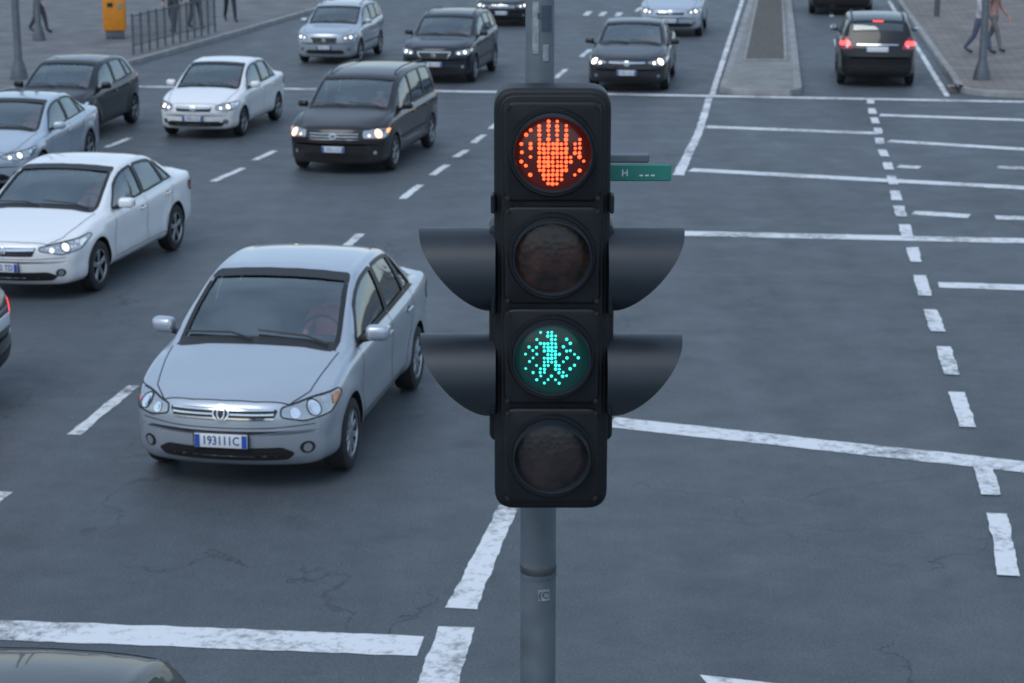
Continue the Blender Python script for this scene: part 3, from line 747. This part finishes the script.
# ------------------------------------------------------------------ pavements, median
def paving(name,c1,c2,sc):
    m,nt,b=new_mat(name); l=nt.links.new
    tc=N(nt,'ShaderNodeTexCoord'); mp=N(nt,'ShaderNodeMapping'); mp.inputs['Rotation'].default_value=(0,0,math.radians(8.6)); l(tc.outputs['Object'],mp.inputs['Vector'])
    br=N(nt,'ShaderNodeTexBrick'); br.inputs['Scale'].default_value=sc; br.inputs['Color1'].default_value=(*c1,1); br.inputs['Color2'].default_value=(*c2,1); br.inputs['Mortar'].default_value=(c1[0]*.45,c1[1]*.45,c1[2]*.45,1)
    br.inputs['Mortar Size'].default_value=.012; br.offset=.5; l(mp.outputs[0],br.inputs['Vector'])
    nz=N(nt,'ShaderNodeTexNoise'); nz.inputs['Scale'].default_value=1.2; nz.inputs['Detail'].default_value=9; l(tc.outputs['Object'],nz.inputs['Vector'])
    mr=N(nt,'ShaderNodeMapRange'); mr.inputs[1].default_value=.3;mr.inputs[2].default_value=.7;mr.inputs[3].default_value=.7;mr.inputs[4].default_value=1.2; l(nz.outputs['Fac'],mr.inputs[0])
    sc_=N(nt,'ShaderNodeVectorMath',operation='SCALE'); l(br.outputs['Color'],sc_.inputs[0]); l(mr.outputs[0],sc_.inputs['Scale']); l(sc_.outputs[0],b.inputs['Base Color']); b.inputs['Roughness'].default_value=.85
    return m
M_pave=paving('paving_grey',(.17,.17,.175),(.14,.14,.145),1.0)
M_pave2=paving('paving_warm',(.21,.185,.17),(.165,.145,.135),1.0)
M_kerb=simple('kerb_stone',(.26,.26,.26),.85,noise=.25,nscale=3,bump=.2)
M_conc=simple('concrete',(.21,.21,.205),.85,noise=.25,nscale=2.5,bump=.2)
M_soil=simple('soil',(.09,.08,.07),.95,noise=.5,nscale=9,bump=.8)
def offset_path(P,w):
    P=[Vector(p) for p in P]; out=[]
    for i in range(len(P)):
        t=(P[min(i+1,len(P)-1)]-P[max(i-1,0)]).normalized(); out.append(P[i]+Vector((-t.y,t.x))*w)
    return [tuple(p) for p in out]
def pavement(name,path,side,far,mat):
    E=empty(name)
    inn=offset_path(path,side*.16)
    k=Bld(); k.add(prism(list(path)+inn[::-1],0,.13,.012),M_kerb); k.obj('kerb',E)
    s=Bld(); s.add(prism(inn+far,0,.12),mat); s.obj('paving',E)
lp=catmull([(-60,50.0),(-30,45.6),(-15,43.2),(-12.6,42.9),(-11.4,43.7),(-10.8,45.3),(-9.4,51.0),(-6.66,66.6),(-3.8,83.5),(10,165)],5)
pavement('pavement',lp,1,[(-60,165)],M_pave)
rp=catmull([(24,165),(17.6,100),(13.8,72.9),(10.3,47.2),(9.95,45.0),(10.3,43.95),(11.4,43.5),(14,43.1),(30,40.8),(60,36.5)],5)
pavement('pavement',rp,1,[(60,165)],M_pave2)
E=empty('median_island')
mp_=[(4.62,44.6),(4.9,44.15),(5.4,44.0),(6.1,43.95),(6.4,44.3),(6.5,44.9),(10.05,72.9),(13.3,98),(11.9,98),(8.55,72.9)]
b=Bld(); b.add(prism(mp_,0,.14,.02),M_kerb); b.obj('kerb',E)
def inset(P,d):
    c=[]; n=len(P)
    for i in range(n):
        a=Vector(P[i-1]);p=Vector(P[i]);q=Vector(P[(i+1)%n]); t=((p-a).normalized()+(q-p).normalized()).normalized(); c.append(tuple(p+Vector((-t.y,t.x))*d))
    return c
b=Bld(); b.add(prism(inset(mp_,.18),.10,.146),M_conc); b.obj('paving',E)
b=Bld(); pl=[(5.75,50.0),(6.85,50.0),(12.2,92),(11.4,92)]; b.add(prism(pl,.12,.20,.02),M_kerb); b.add(prism(inset(pl,.10),.14,.206),M_soil); b.obj('planting_bed',E)
E=empty('refuge_island'); isl=rpoly([(-.9,2.6),(1.2,2.6),(1.2,6.9),(-.9,6.9)],.5,5)
b=Bld(); b.add(prism(isl,0,.14,.02),M_kerb); b.obj('kerb',E); b=Bld(); b.add(prism(inset(isl,.16),.1,.146),M_conc); b.obj('paving',E)

# ------------------------------------------------------------------ traffic signal
M_hous=simple('signal_housing',(.0062,.0080,.0105),.48,noise=.25,nscale=14,bump=.05,spec=.35)
M_vis=simple('visor_plastic',(.015,.021,.029),.42,noise=.15,nscale=10,bump=.03)
M_visi=simple('visor_inside',(.004,.004,.005),.8)
M_pole=simple('galvanised_pole',(.13,.155,.175),.5,.35,noise=.18,nscale=9,bump=.1)
M_stick=simple('sticker',(.24,.26,.28),.6,noise=.4,nscale=40)
M_sgn=simple('sign_green',(.02,.20,.16),.4)
TS=empty('traffic_light',(.106,5.205,4.072))
b=Bld()
rr=rpoly([(-.1535,-.575),(.1535,-.575),(.1535,.575),(-.1535,.575)],.055,6)
M_up=Matrix(((1,0,0,0),(0,0,-1,0),(0,1,0,0),(0,0,0,1)))  # local z -> -y
b.add(prism(rr,-.13,.0,.014),M_hous,M_up)
b.add(prism(rpoly([(-.138,-.56),(.138,-.56),(.138,.56),(-.138,.56)],.045,6),.0,.012,.006),M_hous,M_up)
zc=[.4125,.1375,-.1375,-.4125]
for z in zc:
    b.add(prism(rpoly([(-.128,z-.131),(.128,z-.131),(.128,z+.131),(-.128,z+.131)],.03,4),.01,.028,.008),M_hous,M_up)
    for sx in(-.118,.118):
        for sz in(-.12,.12): b.add(lathe([(-.036,0),(-.036,.006),(-.028,.007)],10,'Y',T(sx,0,z+sz)),M_black)
for sx in(-1,1):
    for z in(.275,0,-.275): b.add(rbox(.012,.05,.05,.004,1,T(sx*.156,-.005,z)),M_hous)
b.obj('housing',TS)
b=Bld()
for z in zc:
    n=48
    def ring(lst,mat):
        vs=[];fs=[]
        for (r,front) in lst:
            for i in range(n):
                a=2*math.pi*i/n; up=.5+.5*math.sin(a+.25)
                vs.append((math.cos(a)*r,-(.026 if not front else .042+.055*up**1.1),z+math.sin(a)*r))
        for k in range(len(lst)-1):
            for i in range(n):
                j=(i+1)%n; fs.append([k*n+i,k*n+j,(k+1)*n+j,(k+1)*n+i])
        b.add((vs,fs),mat)
    ring(((.1045,0),(.1045,1),(.1000,1)),M_vis); ring(((.1000,1),(.0975,0)),M_vis)
    b.add(lathe([(-.028,.118),(-.038,.114),(-.038,.106),(-.028,.104)],48,'Y',T(0,0,z)),M_hous)
b.obj('lens_hoods',TS,50)
M_lr=simple('lens_red',(.018,.006,.006),.25,coat=.3,emi=(1,.05,.02),es=.045)
M_lg=simple('lens_green',(.006,.020,.022),.25,coat=.3,emi=(.03,.7,.6),es=.03)
M_ld=facet_lens('lens_dark_brown',(.012,.009,.009),(.055,.024,.017))
M_lk=facet_lens('lens_dark',(.010,.012,.014),(.032,.024,.025))
M_dr=simple('led_red',(.3,.02,.01),.4,emi=(1,.10,.028),es=3)
M_dg=simple('led_green',(.02,.3,.3),.4,emi=(.05,.80,.70),es=1.7)
for z,lm,nm in zip(zc,(M_lr,M_ld,M_lg,M_lk),('stop_lens','upper_dark_lens','walk_lens','lower_dark_lens')):
    b=Bld(); b.add(lathe([(-.030,.0985),(-.036,.075),(-.041,.04),(-.043,0)],40,'Y',T(0,0,z)),lm); b.obj(nm,TS)
HAND=["....#.#.#......",
"....#.#.#.#....",
"..#.#.#.#.#..#.",
".#..#.#.#.#....",
"....#.#.#.#..#.",
"#.#.#######.##.",
"..#.#######.##.",
"#...#######.##.",
"..#.########.#.",
"#...########..#",
".#..#######....",
"....#######..#.",
"..#..#####..#..",
".....#####.....",
"....#.###.#...."]
WALK=["....#.##..#....",
"..#...###...#..",
"...#...##..#...",
"#...#####...#..",
".#.#.####.#...#",
"..#..####..##..",
"#..#..####...#.",
"..#..####..#..#",
".#...####.#....",
"...#.##.##...#.",
"#...##..##..#..",
"..#.##...##....",
".#..#..#..##.#.",
"...#..#.#......",
".....#...#....."]
def leds(pat,z,mat,name,rmax,sz,p):
    b=Bld()
    for i,row in enumerate(pat):
        for j,ch in enumerate(row):
            if ch=='#':
                x=(j-7)*p+random.uniform(-.0009,.0009); zz=(7-i)*p+random.uniform(-.0009,.0009)
                if math.hypot(x,zz)>rmax: continue
                y=-.0432+.013*(math.hypot(x,zz)/.0985)**2; q=sz*random.uniform(.8,1.15)
                b.add(lathe([(y,q),(y-.003,q*.87),(y-.0042,.0)],6,'Y',T(x,0,z+zz)@R(random.uniform(0,60),'Y')),mat)
    b.obj(name,TS)
leds(HAND,zc[0],M_dr,'stop_hand_leds',.086,.0051,.0116); leds(WALK,zc[2],M_dg,'walking_figure_leds',.076,.0043,.0100)
b=Bld()
b.add(rbox(.335,.16,.60,.02,3,T(0,.10,-.09)),M_hous)
for z in(.082,-.212):
    for sx in(-1,1):
        n=48; r=.113
        lf=pchip([(0,.205),(.10,.200),(.28,.182),(.55,.140),(.80,.085),(.93,.045),(1,.015)])
        def shell(lst,mat):
            vs=[];fs=[]
            for rad,fr in lst:
                for i in range(n):
                    a=2*math.pi*i/n; t=(1-math.sin(a))/2; ln=lf(t) if fr else 0
                    vs.append((sx*(.150+ln),.070+math.cos(a)*rad,z+math.sin(a)*rad))
            for k in range(len(lst)-1):
                for i in range(n):
                    j=(i+1)%n; fs.append([k*n+i,k*n+j,(k+1)*n+j,(k+1)*n+i])
            b.add((vs,fs),mat)
        shell(((r,0),(r,1),(r-.004,1)),M_vis); shell(((r-.004,1),(r-.0045,0)),M_visi)
        b.add(lathe([(sx*.169,.11),(sx*.176,.07),(sx*.18,0)],32,'X',T(0,.07,z)),M_lk)
b.obj('side_heads',TS,50)
b=Bld()
for z in(.38,-.45):
    b.add(rbox(.05,.16,.04,.008,2,T(-.03,.21,z)),M_pole)
    b.add(lathe([(-.03,.0),(-.03,.062),(.03,.062),(.03,0)],28,'Z',T(-.03,.29,z)),M_pole)
b.obj('mounting_brackets',TS)
b=Bld(); px=-.030; py=.29
b.add(lathe([(-4.06,.11),(-3.9,.11),(-3.88,.055),(-.35,.0515),(-.30,.0515),(.20,.0415),(.22,.040),(3.2,.036),(3.22,0)],36,'Z',T(px,py,0)),M_pole)
b.add(lathe([(-.873,.0525),(-.873,.0545),(-.868,.0548),(-.868,.0525)],36,'Z',T(px,py,0)),M_pole)
b.add(lathe([(-.86,.0528),(-.855,.0535),(-.845,.0535),(-.84,.0528)],36,'Z',T(px,py,0)),M_rimd)
b.obj('pole',TS)
def wrap(a0,a1,z0,z1,r):
    vs=[];fs=[];n=8
    for z in(z0,z1):
        for i in range(n+1):
            a=math.radians(a0+(a1-a0)*i/n); vs.append((px+math.sin(a)*r,py-math.cos(a)*r,z))
    for i in range(n): fs.append([i,i+1,n+1+i+1,n+1+i])
    return vs,fs
M_sd=simple('sticker_dark',(.05,.07,.10),.5)
b=Bld(); b.add(wrap(-30,-5,.64,.78,.0415),M_stick); b.add(wrap(5,50,.70,.77,.0412),M_sd); b.add(wrap(10,35,.62,.665,.0413),M_stick); b.add(wrap(-10,30,.735,.75,.042),M_sd); b.add(wrap(0,38,-.935,-.900,.0532),M_stick)
tv=text_vf('(C',.03); b.add(tv,M_sd,T(px+.016,py-.0540,-.917)@R(90,'X'))
b.obj('stickers',TS)
b=Bld(); 
b.add(rbox(.17,.008,.046,.003,1,T(.248,.26,.313)),M_sgn)
b.add(rbox(.155,.03,.024,.004,1,T(.195,.275,.352)),M_pole)
tv=text_vf('H',.026); b.add(tv,M_plate,T(.205,.2555,.312)@R(90,'X'))
for i in range(3): b.add(rbox(.010,.002,.004,.0,1,T(.25+i*.016,.2555,.306)),M_plate)
b.add(tube([(px,.29,.352),(.20,.28,.352)],.012,8),M_pole)
b.obj('street_name_sign',TS)

# ------------------------------------------------------------------ street furniture
M_dpole=simple('painted_pole',(.10,.115,.13),.5,.3,noise=.2)
def lamp(x,y,r,dirx,h=8):
    E=empty('street_lamp',(x,y,.12)); b=Bld()
    b.add(lathe([(0,r*2.3),(.10,r*2.2),(.35,r*1.5),(.45,r*1.05),(h,r*.6),(h+.01,0)],20),M_dpole); b.obj('pole',E)
    b=Bld(); b.add(tube([(0,0,h-.3),(dirx*.6,0,h+.2),(dirx*1.8,0,h+.4)],.04,8),M_dpole); b.add(rbox(.7,.25,.12,.04,3,T(dirx*2.1,0,h+.4)),M_dpole); b.obj('arm_and_luminaire',E)
lamp(10.8,46.1,.09,-1); lamp(-11.35,46.2,.09,1); lamp(-13.1,55.8,.08,1)
def bollard(x,y):
    b=Bld(); b.add(lathe([(.12,.09),(.9,.085),(.95,.10),(1.05,.09),(1.1,.0)],16,'Z'),M_dpole); o=b.obj('bollard'); o.location=(x,y,0)
bollard(13.5,64.2)
M_or=simple('orange_enamel',(.62,.22,.015),.4,noise=.1)
E=empty('parking_pay_station',(-11.1,56.4,.12),math.radians(8)); b=Bld()
b.add(rbox(.62,.45,1.35,.04,3,T(0,0,.90)),M_or); b.add(rbox(.50,.36,.24,.02,2,T(0,0,.12)),M_dpole); b.add(rbox(.68,.52,.12,.04,3,T(0,0,1.64)),M_or)
b.add(rbox(.36,.02,.26,.01,1,T(0,-.229,1.32)),M_black); b.add(rbox(.16,.02,.12,.01,1,T(-.1,-.229,.95)),M_black); b.add(rbox(.10,.03,.16,.01,1,T(.15,-.229,.92)),M_rim); b.obj('cabinet',E)
E=empty('pedestrian_railing'); b=Bld(); A=Vector((-9.75,51.8,.12)); C=Vector((-8.6,58.4,.12)); n=11
for i in range(n+1):
    p=A+(C-A)*i/n; b.add(tube([p,p+Vector((0,0,1.05))],.03,8),M_dpole)
    if i<n:
        q=A+(C-A)*(i+1)/n
        for z in(1.0,.25): b.add(tube([p+Vector((0,0,z)),q+Vector((0,0,z))],.02,6),M_dpole)
        for k in range(1,4):
            m=p+(q-p)*k/4; b.add(tube([m+Vector((0,0,.25)),m+Vector((0,0,1.0))],.009,5),M_dpole)
b.obj('bars',E)

# ------------------------------------------------------------------ pedestrians
def person(name,x,y,heading,stride,top,legs,h=1.0,hairlong=False,arm=.12,bag=False):
    s=stride
    J={'pel':((0,0,.96),(.145,.11)),'wa':((0,0,1.10),(.125,.095)),'ch':((0,-.01,1.32),(.15,.105)),'nk':((0,0,1.47),.055),'hd':((0,-.02,1.575),(.08,.095)),'ht':((0,-.005,1.67),(.07,.08))}
    E=[('pel','wa'),('wa','ch'),('ch','nk'),('nk','hd'),('hd','ht')]
    for sg,k in((1,'l'),(-1,'r')):
        f=s*sg
        J['hp'+k]=((.09*sg,0,.90),.10);J['kn'+k]=((.10*sg,-.30*f-.05,.50),.070);J['an'+k]=((.10*sg,-.62*f+(.06 if f<0 else -.02),.10 if f>=0 else .16),.050);J['to'+k]=((.115*sg,-.62*f-.17,.045 if f>=0 else .06),(.045,.035))
        J['sh'+k]=((.19*sg,0,1.40),.062);J['el'+k]=((.23*sg,arm*sg*s/.5+.02,1.13),.045);J['wr'+k]=((.235*sg,arm*2*sg*s/.5-.08,.90),.030);J['ha'+k]=((.235*sg,arm*2.3*sg*s/.5-.11,.82),(.022,.04));J['fi'+k]=((.235*sg,arm*2.4*sg*s/.5-.13,.75),(.012,.03))
        E+=[('pel','hp'+k),('hp'+k,'kn'+k),('kn'+k,'an'+k),('an'+k,'to'+k),('ch','sh'+k),('sh'+k,'el'+k),('el'+k,'wr'+k),('wr'+k,'ha'+k),('ha'+k,'fi'+k)]
    me=skin_mesh('figure',J,E,2)
    shoe=M_black
    for m in(simple('top_'+name,top,.85,noise=.2),simple('legs_'+name,legs,.85,noise=.2),M_skin,M_hair,shoe): me.materials.append(m)
    for p in me.polygons:
        c=p.center; p.use_smooth=True
        if c.z<.11 : k=4
        elif c.z<.93 and abs(c.x)<.19: k=1
        elif abs(c.x)>.19 and c.z<.90: k=2
        elif c.z<1.475: k=0
        elif c.z>1.62 or (c.y>.015 and c.z>(1.42 if hairlong else 1.52)): k=3
        else: k=2
        p.material_index=k
    E=empty(name,(x,y,.12),math.radians(heading),h)
    o=bpy.data.objects.new('body',me); COL.objects.link(o); o.parent=E
    b=Bld()
    b.add(rbox(.028,.04,.045,.012,2,T(0,-.117,1.575)),M_skin)
    for sg in(-1,1):
        b.add(rbox(.018,.035,.055,.008,2,T(.083*sg,0,1.58)),M_skin); b.add(lathe([(-.006,0),(-.006,.009),(.0,.011)],8,'Y',T(.032*sg,-.105,1.60)),M_black)
    b.add(rbox(.045,.008,.010,.003,1,T(0,-.108,1.53)),M_shirt_r)
    if bag: b.add(rbox(.30,.12,.34,.04,3,T(.28,.05,.85)),simple('bag',(.03,.03,.035),.7)); b.add(tube([(.28,.05,1.0),(.2,.02,1.2),(.17,.0,1.44)],.012,6),M_black)
    b.obj('face_and_bag',E)
person('pedestrian',12.05,52.0,60,.45,(.42,.40,.42),(.07,.09,.14),1.0,True,bag=True)
person('pedestrian',12.55,52.6,50,-.42,(.35,.20,.17),(.16,.15,.15),1.02)
person('pedestrian',-9.75,58.2,-15,.25,(.05,.05,.06),(.04,.045,.06),1.0)
person('pedestrian',-9.3,59.3,160,-.25,(.12,.05,.05),(.03,.03,.035),.98)
person('pedestrian',-8.65,62.0,20,.4,(.05,.055,.07),(.025,.03,.04),1.0,bag=True)
person('pedestrian',-13.6,58.0,80,.3,(.2,.2,.22),(.05,.05,.07),1.0)

# ------------------------------------------------------------------ light, world, camera
w=bpy.data.worlds.new("World"); scn.world=w; w.use_nodes=True; nt=w.node_tree
bg=nt.nodes['Background']; sky=nt.nodes.new('ShaderNodeTexSky'); sky.sky_type='NISHITA'; sky.sun_disc=False
EL,AZ=50,-150
sky.sun_elevation=math.radians(EL); sky.sun_rotation=math.radians(AZ); sky.air_density=1.2; sky.dust_density=.6; sky.ozone_density=1.6
# thin high cloud: soft procedural cloud cover mixed over the clear sky
tc=N(nt,'ShaderNodeTexCoord'); cn=N(nt,'ShaderNodeTexNoise'); cn.inputs['Scale'].default_value=2.2; cn.inputs['Detail'].default_value=7
cm=N(nt,'ShaderNodeMapping'); cm.inputs['Scale'].default_value=(1,1,2.5); nt.links.new(tc.outputs['Generated'],cm.inputs['Vector']); nt.links.new(cm.outputs[0],cn.inputs['Vector'])
cr=N(nt,'ShaderNodeMapRange'); cr.inputs[1].default_value=.35; cr.inputs[2].default_value=.65; cr.inputs[3].default_value=.35; cr.inputs[4].default_value=.9; nt.links.new(cn.outputs['Fac'],cr.inputs[0])
mx=N(nt,'ShaderNodeMix',data_type='RGBA'); mx.inputs['B'].default_value=(4.1,5.4,7.1,1)
nt.links.new(cr.outputs[0],mx.inputs['Factor']); nt.links.new(sky.outputs[0],mx.inputs['A'])
nt.links.new(mx.outputs['Result'],bg.inputs[0]); bg.inputs[1].default_value=.15
sl=bpy.data.lights.new('sun','SUN'); sl.energy=1.2; sl.angle=math.radians(35); sl.color=(1,.98,.95)
so=bpy.data.objects.new('sun',sl); COL.objects.link(so)
d=Vector((math.sin(math.radians(AZ))*math.cos(math.radians(EL)),math.cos(math.radians(AZ))*math.cos(math.radians(EL)),math.sin(math.radians(EL))))
so.rotation_euler=(-d).to_track_quat('-Z','Y').to_euler()
cd=bpy.data.cameras.new('camera'); cam=bpy.data.objects.new('camera',cd); COL.objects.link(cam); scn.camera=cam
cd.lens=2000/1024*36; cd.sensor_width=36; cd.clip_end=2000; cd.clip_start=.05
cam.location=(0,0,5.249); cam.rotation_euler=(math.radians(90-13.807),0,0)
cd.dof.use_dof=True; cd.dof.focus_distance=6.9; cd.dof.aperture_fstop=6.3
scn.view_settings.view_transform='Standard'; scn.view_settings.look='None'; scn.view_settings.exposure=0
